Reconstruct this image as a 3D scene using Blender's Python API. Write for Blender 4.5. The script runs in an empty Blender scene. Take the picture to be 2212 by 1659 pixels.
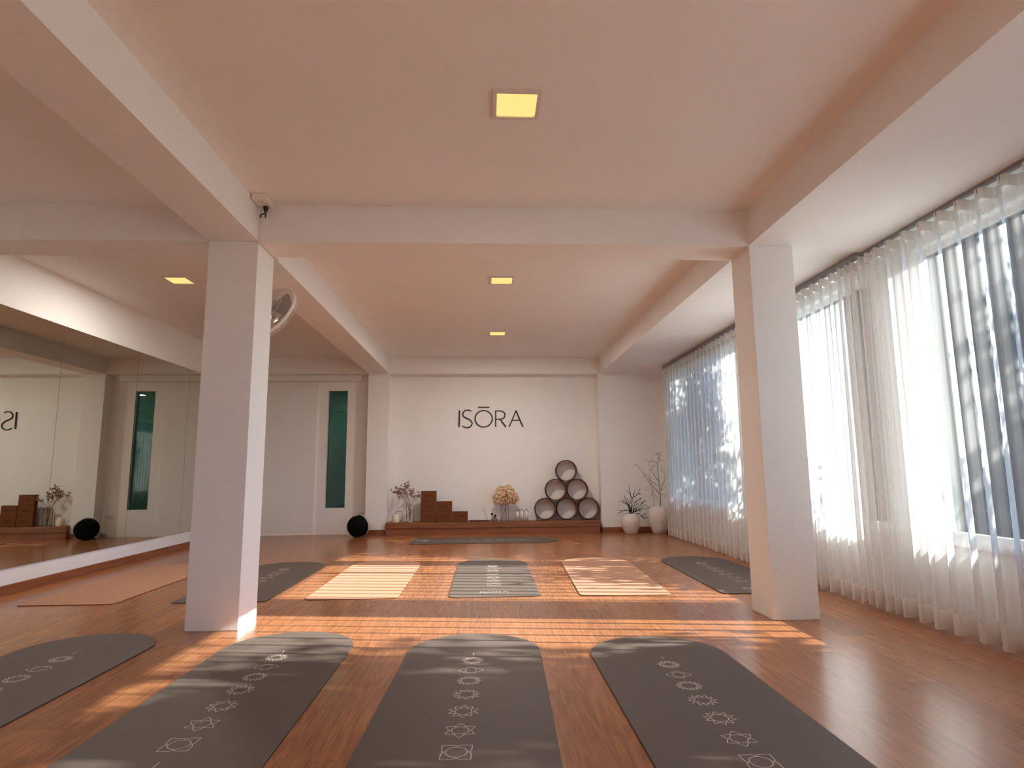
import bpy, bmesh, math, random
from mathutils import Vector, Matrix

C = bpy.context.scene.collection
SC = bpy.context.scene
R = math.radians

# ------------------------------------------------------------------ camera
CAM_Z = 0.924
cd = bpy.data.cameras.new('camera')
cam = bpy.data.objects.new('camera', cd)
C.objects.link(cam)
cd.sensor_fit = 'HORIZONTAL'
cd.sensor_width = 36.0
cd.lens = 1316.55 / 2212 * 36.0
cd.clip_start = 0.05
cd.clip_end = 300
_p, _y, _r = R(8.102), R(-2.536), R(-0.457)
_M = Matrix.Rotation(_y, 3, 'Z') @ Matrix.Rotation(_p, 3, 'X')
_rt, _up, _fw = _M @ Vector((1, 0, 0)), _M @ Vector((0, 0, 1)), _M @ Vector((0, 1, 0))
_rt2 = math.cos(_r) * _rt + math.sin(_r) * _up
_up2 = -math.sin(_r) * _rt + math.cos(_r) * _up
_m = Matrix((_rt2, _up2, -_fw)).transposed().to_4x4()
_m.translation = Vector((0, 0, CAM_Z))
cam.matrix_world = _m
SC.camera = cam

# ------------------------------------------------------------------ light
SUN_DIR = Vector((-1.0, 0.12, -0.511)).normalized()      # the way the sunlight travels
SUN_STRENGTH = 9.5
SKY_STRENGTH = 0.22
EXPOSURE = 1.80
w = bpy.data.worlds.new('sky')
SC.world = w
w.use_nodes = True
nt = w.node_tree
nt.nodes.clear()
sky = nt.nodes.new('ShaderNodeTexSky')
sky.sky_type = 'NISHITA'
sky.sun_disc = False
sky.sun_elevation = math.atan(0.511)
sky.sun_rotation = R(90)
sky.air_density = 1.0
sky.dust_density = 0.0
sky.ozone_density = 4.0
bg = nt.nodes.new('ShaderNodeBackground')
bg.inputs['Strength'].default_value = SKY_STRENGTH
wo = nt.nodes.new('ShaderNodeOutputWorld')
tint = nt.nodes.new('ShaderNodeMix')
tint.data_type = 'RGBA'
tint.blend_type = 'MULTIPLY'
tint.inputs[0].default_value = 1.0
tint.inputs[7].default_value = (0.60, 0.96, 1.30, 1)
nt.links.new(sky.outputs[0], tint.inputs[6])
nt.links.new(tint.outputs[2], bg.inputs[0])
nt.links.new(bg.outputs[0], wo.inputs[0])

sl = bpy.data.lights.new('sun', 'SUN')
sl.energy = SUN_STRENGTH
sl.angle = R(0.53)
sl.color = (1.0, 0.96, 0.91)
so = bpy.data.objects.new('sun', sl)
C.objects.link(so)
so.rotation_euler = SUN_DIR.to_track_quat('-Z', 'Y').to_euler()
so.location = (14, -2, 9)

vs = SC.view_settings
vs.view_transform = 'Standard'
vs.look = 'None'
vs.exposure = EXPOSURE
vs.gamma = 1.0
vs.use_curve_mapping = False
cy = SC.cycles
cy.max_bounces = 14
cy.diffuse_bounces = 8
cy.glossy_bounces = 6
cy.transmission_bounces = 8
cy.transparent_max_bounces = 32
cy.caustics_reflective = False
cy.caustics_refractive = False
cy.sample_clamp_indirect = 6.0

# ------------------------------------------------------------------ room sizes
XL, XR = -3.73, 2.80          # left wall, window wall (inner faces)
XRO = 2.92                    # window wall outer face
YR = -3.6                     # rear wall behind the camera
ZC = 2.651                    # ceiling
ZS = 2.406                    # underside of beams
ZB = 2.432                    # window bay ceiling, far part
LX0, LX1 = -1.776, -1.464     # left column
RX0, RX1 = 1.765, 2.062       # right column
CY0, CY1 = 3.84, 4.135        # column depth
YP = 9.26                     # pilaster front
YN = 9.46                     # niche back
YD = 9.46                     # door wall
HEAD, SILL = 2.33, 0.49

# ------------------------------------------------------------------ materials
def new_mat(name):
    m = bpy.data.materials.new(name)
    m.use_nodes = True
    t = m.node_tree
    b = t.nodes['Principled BSDF']
    return m, t, b

def N(t, kind, **kw):
    n = t.nodes.new(kind)
    for k, v in kw.items():
        setattr(n, k, v)
    return n

def obj_coords(t, scale=(1, 1, 1), world=False):
    tc = N(t, 'ShaderNodeNewGeometry') if world else N(t, 'ShaderNodeTexCoord')
    mp = N(t, 'ShaderNodeMapping')
    mp.inputs['Scale'].default_value = scale
    t.links.new(tc.outputs['Position' if world else 'Object'], mp.inputs['Vector'])
    return mp.outputs['Vector']

def ramp(t, fac, stops):
    r = N(t, 'ShaderNodeValToRGB')
    e = r.color_ramp.elements
    while len(e) < len(stops):
        e.new(0.5)
    for el, (p, c) in zip(e, stops):
        el.position = p
        el.color = (*c, 1)
    t.links.new(fac, r.inputs[0])
    return r.outputs[0]

def plain(name, col, rough=0.5, spec=0.5, metal=0.0, noise=None, var=0.12, bump=0.0, bscale=None):
    m, t, b = new_mat(name)
    b.inputs['Roughness'].default_value = rough
    b.inputs['Specular IOR Level'].default_value = spec
    b.inputs['Metallic'].default_value = metal
    b.inputs['Base Color'].default_value = (*col, 1)
    if noise:
        v = obj_coords(t)
        n = N(t, 'ShaderNodeTexNoise')
        n.inputs['Scale'].default_value = noise
        n.inputs['Detail'].default_value = 5
        t.links.new(v, n.inputs['Vector'])
        lo = tuple(c * (1 - var) for c in col)
        hi = tuple(min(1, c * (1 + var)) for c in col)
        t.links.new(ramp(t, n.outputs['Fac'], [(0.3, lo), (0.7, hi)]), b.inputs['Base Color'])
        if bump:
            n2 = N(t, 'ShaderNodeTexNoise')
            n2.inputs['Scale'].default_value = bscale or noise
            n2.inputs['Detail'].default_value = 4
            t.links.new(v, n2.inputs['Vector'])
            bp = N(t, 'ShaderNodeBump')
            bp.inputs['Strength'].default_value = bump
            bp.inputs['Distance'].default_value = 0.01
            t.links.new(n2.outputs['Fac'], bp.inputs['Height'])
            t.links.new(bp.outputs[0], b.inputs['Normal'])
    return m

def wood_floor():
    m, t, b = new_mat('laminate_planks')
    L = t.links
    geo = N(t, 'ShaderNodeNewGeometry')
    sep = N(t, 'ShaderNodeSeparateXYZ')
    L.new(geo.outputs['Position'], sep.inputs[0])
    def math_(op, a, bb=None, c=None):
        n = N(t, 'ShaderNodeMath', operation=op)
        for i, x in enumerate((a, bb, c)):
            if x is None:
                continue
            if isinstance(x, (int, float)):
                n.inputs[i].default_value = x
            else:
                L.new(x, n.inputs[i])
        return n.outputs[0]
    PW, PL = 0.195, 1.21
    u = math_('DIVIDE', math_('ADD', sep.outputs['X'], 20.06), PW)
    row = math_('FLOOR', u)
    fu = math_('FRACT', u)
    off = math_('FRACT', math_('MULTIPLY', row, 0.377))
    v = math_('ADD', math_('DIVIDE', math_('ADD', sep.outputs['Y'], 20.0), PL), off)
    col = math_('FLOOR', v)
    fv = math_('FRACT', v)
    # per plank random
    cmb = N(t, 'ShaderNodeCombineXYZ')
    L.new(row, cmb.inputs[0]); L.new(col, cmb.inputs[1])
    wn = N(t, 'ShaderNodeTexWhiteNoise', noise_dimensions='3D')
    L.new(cmb.outputs[0], wn.inputs['Vector'])
    # grain: stretched, warped noise; shifted per plank
    sc = N(t, 'ShaderNodeCombineXYZ')
    L.new(math_('ADD', math_('MULTIPLY', sep.outputs['X'], 9.5), math_('MULTIPLY', wn.outputs['Value'], 37.0)), sc.inputs[0])
    L.new(math_('ADD', math_('MULTIPLY', sep.outputs['Y'], 0.58), math_('MULTIPLY', wn.outputs['Value'], 91.0)), sc.inputs[1])
    n1 = N(t, 'ShaderNodeTexNoise')
    n1.inputs['Scale'].default_value = 1.0
    n1.inputs['Detail'].default_value = 2.0
    n1.inputs['Distortion'].default_value = 0.5
    L.new(sc.outputs[0], n1.inputs['Vector'])
    rings = math_('FRACT', math_('MULTIPLY', n1.outputs['Fac'], 11.0))
    rings = math_('ABSOLUTE', math_('SUBTRACT', math_('MULTIPLY', rings, 2.0), 1.0))
    sc2 = N(t, 'ShaderNodeCombineXYZ')
    L.new(math_('MULTIPLY', sep.outputs['X'], 160.0), sc2.inputs[0])
    L.new(math_('MULTIPLY', sep.outputs['Y'], 5.0), sc2.inputs[1])
    n2 = N(t, 'ShaderNodeTexNoise')
    n2.inputs['Scale'].default_value = 1.0
    n2.inputs['Detail'].default_value = 3.0
    L.new(sc2.outputs[0], n2.inputs['Vector'])
    g = math_('ADD', math_('MULTIPLY', rings, 0.25), math_('MULTIPLY', n2.outputs['Fac'], 0.75))
    base = ramp(t, g, [(0.22, (0.24, 0.083, 0.031)), (0.5, (0.355, 0.135, 0.052)), (0.80, (0.46, 0.195, 0.082))])
    hv = N(t, 'ShaderNodeHueSaturation')
    L.new(base, hv.inputs['Color'])
    L.new(math_('ADD', math_('MULTIPLY', wn.outputs['Value'], 0.26), 0.87), hv.inputs['Value'])
    # seams
    eu = math_('MINIMUM', fu, math_('SUBTRACT', 1.0, fu))
    ev = math_('MINIMUM', fv, math_('SUBTRACT', 1.0, fv))
    s1 = math_('LESS_THAN', eu, 0.0055)
    s2 = math_('LESS_THAN', ev, 0.0012)
    seam = math_('MAXIMUM', s1, s2)
    mx = N(t, 'ShaderNodeMix', data_type='RGBA')
    L.new(math_('MULTIPLY', seam, 0.55), mx.inputs[0])
    L.new(hv.outputs[0], mx.inputs[6])
    mx.inputs[7].default_value = (0.08, 0.03, 0.015, 1)
    L.new(mx.outputs[2], b.inputs['Base Color'])
    L.new(math_('ADD', math_('MULTIPLY', n2.outputs['Fac'], 0.05), 0.20), b.inputs['Roughness'])
    b.inputs['Specular IOR Level'].default_value = 0.68
    return m

def wood_trim(name, lo, hi, axis=0, rough=0.4):
    m, t, b = new_mat(name)
    sc = [40, 40, 40]
    sc[axis] = 2.2
    v = obj_coords(t, tuple(sc), world=True)
    n = N(t, 'ShaderNodeTexNoise')
    n.inputs['Scale'].default_value = 1
    n.inputs['Detail'].default_value = 5
    n.inputs['Distortion'].default_value = 0.4
    t.links.new(v, n.inputs['Vector'])
    t.links.new(ramp(t, n.outputs['Fac'], [(0.3, lo), (0.72, hi)]), b.inputs['Base Color'])
    b.inputs['Roughness'].default_value = rough
    return m

def cork_mat(name, lo, hi, rough=0.8):
    m, t, b = new_mat(name)
    v = obj_coords(t)
    n = N(t, 'ShaderNodeTexNoise')
    n.inputs['Scale'].default_value = 240
    n.inputs['Detail'].default_value = 3
    t.links.new(v, n.inputs['Vector'])
    t.links.new(ramp(t, n.outputs['Fac'], [(0.32, lo), (0.55, hi)]), b.inputs['Base Color'])
    b.inputs['Roughness'].default_value = rough
    b.inputs['Specular IOR Level'].default_value = 0.25
    return m

def sheer(name, trans, albedo):
    """porous cloth: the more obliquely it is crossed, the less it lets through"""
    m = bpy.data.materials.new(name)
    m.use_nodes = True
    t = m.node_tree
    t.nodes.clear()
    L = t.links
    out = N(t, 'ShaderNodeOutputMaterial')
    lw = N(t, 'ShaderNodeLayerWeight')
    lw.inputs['Blend'].default_value = 0.5
    cosn = N(t, 'ShaderNodeMath', operation='SUBTRACT')
    cosn.inputs[0].default_value = 1.0
    L.new(lw.outputs['Facing'], cosn.inputs[1])
    sq = N(t, 'ShaderNodeMath', operation='POWER')
    L.new(cosn.outputs[0], sq.inputs[0]); sq.inputs[1].default_value = 1.7
    mxn = N(t, 'ShaderNodeMath', operation='MAXIMUM')
    L.new(sq.outputs[0], mxn.inputs[0]); mxn.inputs[1].default_value = 0.02
    inv = N(t, 'ShaderNodeMath', operation='DIVIDE')
    inv.inputs[0].default_value = 1.0
    L.new(mxn.outputs[0], inv.inputs[1])
    pw = N(t, 'ShaderNodeMath', operation='POWER')
    pw.inputs[0].default_value = trans
    L.new(inv.outputs[0], pw.inputs[1])
    tr = N(t, 'ShaderNodeBsdfTransparent')
    tl = N(t, 'ShaderNodeBsdfTranslucent')
    df = N(t, 'ShaderNodeBsdfDiffuse')
    tl.inputs[0].default_value = (*albedo, 1)
    df.inputs[0].default_value = (*albedo, 1)
    m1 = N(t, 'ShaderNodeMixShader')
    m1.inputs[0].default_value = 0.48
    L.new(tl.outputs[0], m1.inputs[1]); L.new(df.outputs[0], m1.inputs[2])
    m2 = N(t, 'ShaderNodeMixShader')
    L.new(pw.outputs[0], m2.inputs[0])
    L.new(m1.outputs[0], m2.inputs[1]); L.new(tr.outputs[0], m2.inputs[2])
    L.new(m2.outputs[0], out.inputs[0])
    return m

def thin_glass(name, tint, refl=0.06, rough=0.0, ior=1.45):
    m = bpy.data.materials.new(name)
    m.use_nodes = True
    t = m.node_tree
    t.nodes.clear()
    L = t.links
    out = N(t, 'ShaderNodeOutputMaterial')
    tr = N(t, 'ShaderNodeBsdfTransparent')
    tr.inputs[0].default_value = (*tint, 1)
    gl = N(t, 'ShaderNodeBsdfGlossy')
    gl.inputs['Roughness'].default_value = rough
    fr = N(t, 'ShaderNodeFresnel')
    fr.inputs['IOR'].default_value = ior
    ad = N(t, 'ShaderNodeMath', operation='ADD')
    L.new(fr.outputs[0], ad.inputs[0]); ad.inputs[1].default_value = refl
    mx = N(t, 'ShaderNodeMixShader')
    L.new(ad.outputs[0], mx.inputs[0])
    L.new(tr.outputs[0], mx.inputs[1]); L.new(gl.outputs[0], mx.inputs[2])
    L.new(mx.outputs[0], out.inputs[0])
    return m

def emit(name, col, strength):
    m = bpy.data.materials.new(name)
    m.use_nodes = True
    t = m.node_tree
    t.nodes.clear()
    e = N(t, 'ShaderNodeEmission')
    e.inputs[0].default_value = (*col, 1)
    e.inputs[1].default_value = strength
    o = N(t, 'ShaderNodeOutputMaterial')
    t.links.new(e.outputs[0], o.inputs[0])
    return m

def mirror_mat():
    m, t, b = new_mat('mirror_glass')
    b.inputs['Base Color'].default_value = (0.72, 0.74, 0.66, 1)
    b.inputs['Metallic'].default_value = 1.0
    b.inputs['Roughness'].default_value = 0.0
    return m

M = {}
M['paint'] = plain('wall_paint', (0.855, 0.845, 0.828), 0.75, 0.3, noise=3.0, var=0.015, bump=0.12, bscale=60)
M['ceil'] = plain('ceiling_paint', (0.855, 0.845, 0.828), 0.8, 0.3, noise=2.0, var=0.015, bump=0.08, bscale=40)
M['floor'] = wood_floor()
M['base'] = wood_trim('baseboard_wood', (0.20, 0.062, 0.024), (0.34, 0.12, 0.05), 1)
M['basex'] = wood_trim('baseboard_wood_across', (0.20, 0.062, 0.024), (0.32, 0.115, 0.048), 0)
M['ledge'] = wood_trim('ledge_wood', (0.17, 0.060, 0.026), (0.32, 0.125, 0.058), 0)
M['mirror'] = mirror_mat()
M['mirror_back'] = plain('brown_mirror_backing', (0.10, 0.075, 0.055), 0.8, 0.2, noise=20, var=0.05)
M['mat'] = plain('grey_rubber', (0.118, 0.088, 0.072), 0.62, 0.35, noise=600, var=0.10)
M['mat_base'] = plain('black_rubber', (0.012, 0.009, 0.008), 0.8, 0.2, noise=300, var=0.2)
M['print'] = plain('pale_print', (0.66, 0.58, 0.52), 0.6, 0.2, noise=80, var=0.05)
M['print_dark'] = plain('faint_print', (0.30, 0.17, 0.09), 0.7, 0.2, noise=80, var=0.05)
M['cork'] = cork_mat('cork', (0.36, 0.185, 0.115), (0.49, 0.265, 0.170))
M['cork_dk'] = cork_mat('dark_cork', (0.10, 0.032, 0.010), (0.18, 0.063, 0.021))
M['cork_stamp'] = plain('stamped_cork', (0.07, 0.020, 0.007), 0.9, 0.1, noise=120, var=0.2)
M['wheel_out'] = plain('dark_brown_wheel_rim', (0.085, 0.030, 0.018), 0.55, 0.4, noise=60, var=0.2)
M['wheel_in'] = plain('brown_wheel_lining', (0.21, 0.085, 0.048), 0.6, 0.3, noise=60, var=0.15)
M['black'] = plain('black_fabric', (0.004, 0.004, 0.004), 0.9, 0.15, noise=400, var=0.3)
M['gloss_black'] = plain('black_plastic', (0.008, 0.008, 0.008), 0.35, 0.5, noise=100, var=0.1)
M['grey_metal'] = plain('grey_metal_band', (0.62, 0.57, 0.53), 0.35, 0.5, 0.0, noise=50, var=0.05)
M['alu'] = plain('grey_aluminium', (0.30, 0.30, 0.32), 0.45, 0.5, 0.5, noise=50, var=0.05)
M['frame_white'] = plain('white_window_frame', (0.75, 0.74, 0.72), 0.4, 0.5, noise=10, var=0.02)
M['plastic'] = plain('white_plastic', (0.78, 0.73, 0.67), 0.4, 0.5, noise=40, var=0.02)
M['plastic_dk'] = plain('dark_slots', (0.16, 0.13, 0.11), 0.5, 0.4, noise=40, var=0.05)
M['fan_wire'] = plain('fan_wire_paint', (0.62, 0.55, 0.50), 0.4, 0.5, noise=40, var=0.02)
M['fan_blade'] = plain('fan_blade_grey', (0.34, 0.30, 0.28), 0.35, 0.5, noise=40, var=0.03)
M['sheer'] = sheer('sheer_voile', 0.78, (0.88, 0.875, 0.87))
M['hem'] = sheer('voile_hem', 0.18, (0.88, 0.85, 0.82))
M['glass'] = thin_glass('window_glass', (0.93, 0.97, 0.97), 0.0)
M['green_glass'] = thin_glass('tinted_green_glass', (0.10, 0.24, 0.21), 0.03)
M['vase_glass'] = thin_glass('clear_vase_glass', (0.975, 0.97, 0.965), 0.0, 0.02, 1.10)
M['pot_glass'] = thin_glass('smoky_pot_glass', (0.66, 0.63, 0.60), 0.03, 0.02, 1.35)
M['sign'] = plain('black_sign', (0.012, 0.007, 0.005), 0.45, 0.4, noise=60, var=0.1)
M['diffuser'] = emit('warm_diffuser', (1.0, 0.78, 0.26), 0.30)
M['lamp_frame'] = plain('pale_lamp_frame', (0.74, 0.68, 0.63), 0.4, 0.5, noise=40, var=0.03)
M['ceramic'] = plain('white_stoneware', (0.74, 0.68, 0.63), 0.85, 0.2, noise=25, var=0.06, bump=0.25, bscale=140)
M['cream'] = plain('cream_enamel', (0.78, 0.70, 0.58), 0.4, 0.5, noise=20, var=0.03)
M['bronze'] = plain('bronze_wire', (0.16, 0.11, 0.08), 0.4, 0.5, 0.7, noise=60, var=0.1)
M['white_wax'] = plain('white_contents', (0.80, 0.76, 0.72), 0.6, 0.3, noise=40, var=0.03)
M['cap'] = plain('grey_cap', (0.34, 0.32, 0.31), 0.35, 0.5, 0.5, noise=40, var=0.08)
M['tray'] = wood_trim('dark_tray_wood', (0.045, 0.010, 0.006), (0.09, 0.022, 0.012), 0, 0.5)
M['twig'] = plain('dry_brown_twig', (0.09, 0.055, 0.04), 0.85, 0.2, noise=80, var=0.25)
M['greentwig'] = plain('dark_green_twig', (0.050, 0.050, 0.032), 0.85, 0.2, noise=80, var=0.25)
M['dried_pink'] = plain('dried_pink_bloom', (0.42, 0.26, 0.19), 0.9, 0.1, noise=90, var=0.3)
M['dried_stem'] = plain('dried_stem', (0.26, 0.13, 0.09), 0.9, 0.1, noise=90, var=0.2)
M['hydrangea'] = plain('dried_cream_petal', (0.80, 0.58, 0.36), 0.85, 0.15, noise=60, var=0.2)
M['incense'] = plain('incense_stick', (0.20, 0.15, 0.11), 0.8, 0.2, noise=60, var=0.1)
M['leaf'] = plain('tree_leaf', (0.045, 0.085, 0.028), 0.6, 0.3, noise=3, var=0.45)
M['bark'] = plain('tree_bark', (0.10, 0.075, 0.055), 0.9, 0.1, noise=12, var=0.3)
M['ground'] = plain('garden_ground', (0.12, 0.14, 0.10), 0.9, 0.1, noise=0.8, var=0.25)
M['corridor'] = plain('dim_room_paint', (0.30, 0.30, 0.28), 0.8, 0.2, noise=2, var=0.05)

# ------------------------------------------------------------------ mesh helpers
def obj(name, bm, mat, parent=None, smooth=False, loc=None):
    me = bpy.data.meshes.new(name)
    bmesh.ops.recalc_face_normals(bm, faces=bm.faces)
    bm.to_mesh(me)
    bm.free()
    if smooth:
        for p in me.polygons:
            p.use_smooth = True
    o = bpy.data.objects.new(name, me)
    me.materials.append(M[mat] if isinstance(mat, str) else mat)
    C.objects.link(o)
    if parent:
        o.parent = parent
    if loc:
        o.location = loc
    return o

def tag(o, label=None, cat=None, group=None, kind=None):
    if label: o['label'] = label
    if cat: o['category'] = cat
    if group: o['group'] = group
    if kind: o['kind'] = kind
    return o

def empty(name, loc, label, cat, group=None, rotz=0.0):
    o = bpy.data.objects.new(name, None)
    o.empty_display_size = 0.1
    C.objects.link(o)
    o.location = loc
    o.rotation_euler = (0, 0, rotz)
    return tag(o, label, cat, group)

def copy_tree(o, parent=None):
    c = o.copy()
    C.objects.link(c)
    if parent:
        c.parent = parent
    for ch in list(o.children):
        copy_tree(ch, c)
    return c

def box(bm, x0, x1, y0, y1, z0, z1, mtx=None):
    vs_ = [bm.verts.new((x, y, z)) for x in (x0, x1) for y in (y0, y1) for z in (z0, z1)]
    for f in ((0, 1, 3, 2), (4, 6, 7, 5), (0, 4, 5, 1), (2, 3, 7, 6), (0, 2, 6, 4), (1, 5, 7, 3)):
        bm.faces.new([vs_[i] for i in f])
    if mtx:
        bmesh.ops.transform(bm, matrix=mtx, verts=vs_)
    return vs_

def boxes(*bs):
    bm = bmesh.new()
    for b in bs:
        box(bm, *b)
    return bm

def bevel(bm, w_, seg=2):
    bmesh.ops.remove_doubles(bm, verts=bm.verts, dist=1e-6)
    bmesh.ops.bevel(bm, geom=list(bm.edges), offset=w_, segments=seg, affect='EDGES', profile=0.6)
    return bm

def bbox(x0, x1, y0, y1, z0, z1, w_=0.004, seg=2):
    bm = bmesh.new()
    box(bm, x0, x1, y0, y1, z0, z1)
    return bevel(bm, w_, seg)

def lathe(bm, prof, seg=32, mtx=None, cap=False):
    rings = []
    vv = []
    for r, z in prof:
        if r < 1e-6:
            v = bm.verts.new((0, 0, z)); rings.append([v]); vv.append(v)
        else:
            ring = [bm.verts.new((r * math.cos(2 * math.pi * i / seg), r * math.sin(2 * math.pi * i / seg), z)) for i in range(seg)]
            rings.append(ring); vv += ring
    for a, b in zip(rings, rings[1:]):
        if len(a) == 1 and len(b) == 1:
            continue
        for i in range(seg):
            j = (i + 1) % seg
            if len(a) == 1:
                bm.faces.new((a[0], b[i], b[j]))
            elif len(b) == 1:
                bm.faces.new((a[i], b[0], a[j]))
            else:
                bm.faces.new((a[i], b[i], b[j], a[j]))
    if mtx:
        bmesh.ops.transform(bm, matrix=mtx, verts=vv)
    return vv

def tube(bm, pts, rad, seg=8, closed=False, caps=True):
    pts = [Vector(p) for p in pts]
    n = len(pts)
    rads = rad if isinstance(rad, (list, tuple)) else [rad] * n
    rings = []
    prev = None
    for i, p in enumerate(pts):
        if closed:
            d = pts[(i + 1) % n] - pts[i - 1]
        else:
            d = pts[min(i + 1, n - 1)] - pts[max(i - 1, 0)]
        if d.length < 1e-9:
            d = Vector((0, 0, 1))
        d.normalize()
        if prev is None:
            ref = Vector((0, 0, 1)) if abs(d.z) < 0.9 else Vector((1, 0, 0))
            a = d.cross(ref).normalized()
        else:
            a = prev - d * prev.dot(d)
            if a.length < 1e-6:
                a = d.orthogonal()
            a.normalize()
        prev = a
        b = d.cross(a)
        rings.append([bm.verts.new(p + (a * math.cos(2 * math.pi * k / seg) + b * math.sin(2 * math.pi * k / seg)) * rads[i]) for k in range(seg)])
    m_ = n if closed else n - 1
    for i in range(m_):
        A, B = rings[i], rings[(i + 1) % n]
        for k in range(seg):
            j = (k + 1) % seg
            bm.faces.new((A[k], A[j], B[j], B[k]))
    if caps and not closed:
        bm.faces.new(rings[0][::-1])
        bm.faces.new(rings[-1])

def ribbon(bm, pts, wid, z=0.0, closed=False, thick=0.0, mtx=None):
    """flat stroke in the xy plane with mitred joints; thick > 0 raises it to a solid"""
    P = [Vector((p[0], p[1])) for p in pts]
    n = len(P)
    ws = wid if isinstance(wid, (list, tuple)) else [wid] * n
    lo, hi = [], []
    for i in range(n):
        if closed:
            d0 = (P[i] - P[i - 1]); d1 = (P[(i + 1) % n] - P[i])
        else:
            d0 = P[i] - P[max(i - 1, 0)]; d1 = P[min(i + 1, n - 1)] - P[i]
            if i == 0: d0 = d1
            if i == n - 1: d1 = d0
        d0 = d0.normalized(); d1 = d1.normalized()
        t_ = (d0 + d1)
        t_ = t_.normalized() if t_.length > 1e-6 else d1
        nrm = Vector((-t_.y, t_.x))
        k = min(1.8, 1.0 / max(0.35, nrm.dot(Vector((-d1.y, d1.x)))))
        h = ws[i] * 0.5 * k
        a, b = P[i] + nrm * h, P[i] - nrm * h
        lo.append((a, b))
    vv = []
    def layer(zz):
        L_ = [(bm.verts.new((a.x, a.y, zz)), bm.verts.new((b.x, b.y, zz))) for a, b in lo]
        for x in L_: vv.extend(x)
        return L_
    top = layer(z + thick)
    m_ = n if closed else n - 1
    bot = layer(z) if thick else None
    for i in range(m_):
        A, B = top[i], top[(i + 1) % n]
        bm.faces.new((A[0], A[1], B[1], B[0]))
        if thick:
            a, b = bot[i], bot[(i + 1) % n]
            bm.faces.new((a[0], b[0], b[1], a[1]))
            bm.faces.new((A[0], B[0], b[0], a[0]))
            bm.faces.new((A[1], a[1], b[1], B[1]))
    if thick and not closed:
        bm.faces.new((top[0][0], bot[0][0], bot[0][1], top[0][1]))
        bm.faces.new((top[-1][0], top[-1][1], bot[-1][1], bot[-1][0]))
    if mtx:
        bmesh.ops.transform(bm, matrix=mtx, verts=vv)

def smooth_pts(pts, n=6, closed=False):
    """Catmull-Rom through the points"""
    P = [Vector(p) for p in pts]
    out = []
    m_ = len(P)
    rng = range(m_) if closed else range(m_ - 1)
    for i in rng:
        if closed:
            p0, p1, p2, p3 = P[i - 1], P[i], P[(i + 1) % m_], P[(i + 2) % m_]
        else:
            p0, p1, p2, p3 = P[max(i - 1, 0)], P[i], P[i + 1], P[min(i + 2, m_ - 1)]
        for k in range(n):
            t_ = k / n
            out.append(0.5 * ((2 * p1) + (p2 - p0) * t_ + (2 * p0 - 5 * p1 + 4 * p2 - p3) * t_ ** 2 + (3 * p1 - p0 - 3 * p2 + p3) * t_ ** 3))
    if not closed:
        out.append(P[-1])
    return out

def struct(name, bm, mat, parent=None):
    o = obj(name, bm, mat, parent)
    if not parent:
        o['kind'] = 'structure'
    return o

# ------------------------------------------------------------------ the room
struct('floor', boxes((XL - 0.15, XRO, YR - 0.15, YD + 0.15, -0.12, 0.0)), 'floor')
# ceiling slab, with the lower ceiling of the window bay
struct('ceiling', boxes((XL - 0.15, RX1, YR - 0.15, YD + 0.15, ZC, ZC + 0.15),
                        (RX1, XRO, YR - 0.15, 3.95, ZS, ZC + 0.15),
                        (RX1, XRO, 3.95, YD + 0.15, ZB, ZC + 0.15)), 'ceil')
struct('wall_left', boxes((XL - 0.15, XL, YR - 0.15, YD + 0.15, 0, ZC)), 'paint')
struct('wall_rear', boxes((XL, XR, YR - 0.15, YR, 0, ZC)), 'paint')
# back wall: niche between two pilasters, door wall to the left, plain wall to the right
struct('wall_back', boxes((LX1, 1.740, YN, YD + 0.15, 0, ZC),
                          (LX0, LX1, YP, YD + 0.15, 0, ZC),
                          (1.740, XR, YP, YD + 0.15, 0, ZC),
                          (LX1, 1.740, YP, YN, ZS, ZC),
                          (XL, LX0, YP, YD + 0.15, ZS, ZC),
                          (XL, -3.42, YD, YD + 0.15, 0, ZS),
                          (-2.58, LX0, YD, YD + 0.15, 2.175, ZS),
                          (-2.58, -2.424, YD, YD + 0.15, 0, 2.175),
                          (-2.118, LX0, YD, YD + 0.15, 0, 2.175),
                          (-2.424, -2.118, YD, YD + 0.15, 0, 0.385),
                          (-3.42, -2.58, YD, YD + 0.15, 2.30, ZS)), 'paint')
# rail cover above the sliding door
struct('trim_1', bbox(XL + 0.002, -1.90, YD - 0.075, YD - 0.001, 2.312, ZS - 0.002, 0.004), 'paint')
# window wall
piers = [(YR - 0.15, -3.3), (-0.35, 0.0), (3.74, 4.18), (5.87, 6.10), (8.62, YD + 0.15)]
wb = [(XR, XRO, YR - 0.15, YD + 0.15, 0, SILL), (XR, XRO, YR - 0.15, YD + 0.15, HEAD, ZS)]
for a, b in piers:
    wb.append((XR, XRO, a, b, SILL, HEAD))
struct('wall_right', boxes(*wb), 'paint')
# columns and beams
def column(x0, x1, y0, y1, z1):
    bm = bmesh.new()
    box(bm, x0, x1, y0, y1, 0, z1)
    bevel(bm, 0.004, 2)
    return bm
for nm, x0, x1 in (('column', LX0, LX1), ('column', RX0, RX1)):
    struct(nm, column(x0, x1, CY0, CY1, ZS), 'paint')
struct('ceiling_beam', boxes((LX0, LX1, YR, YP, ZS, ZC)), 'paint')
struct('ceiling_beam', boxes((RX0, RX1, YR, YP, ZS, ZC)), 'paint')
struct('ceiling_beam', boxes((LX1, RX0, CY0, CY1, ZS, ZC)), 'paint')
struct('ceiling_beam', boxes((XL, LX0, CY0, CY1, ZS, ZC)), 'paint')
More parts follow.
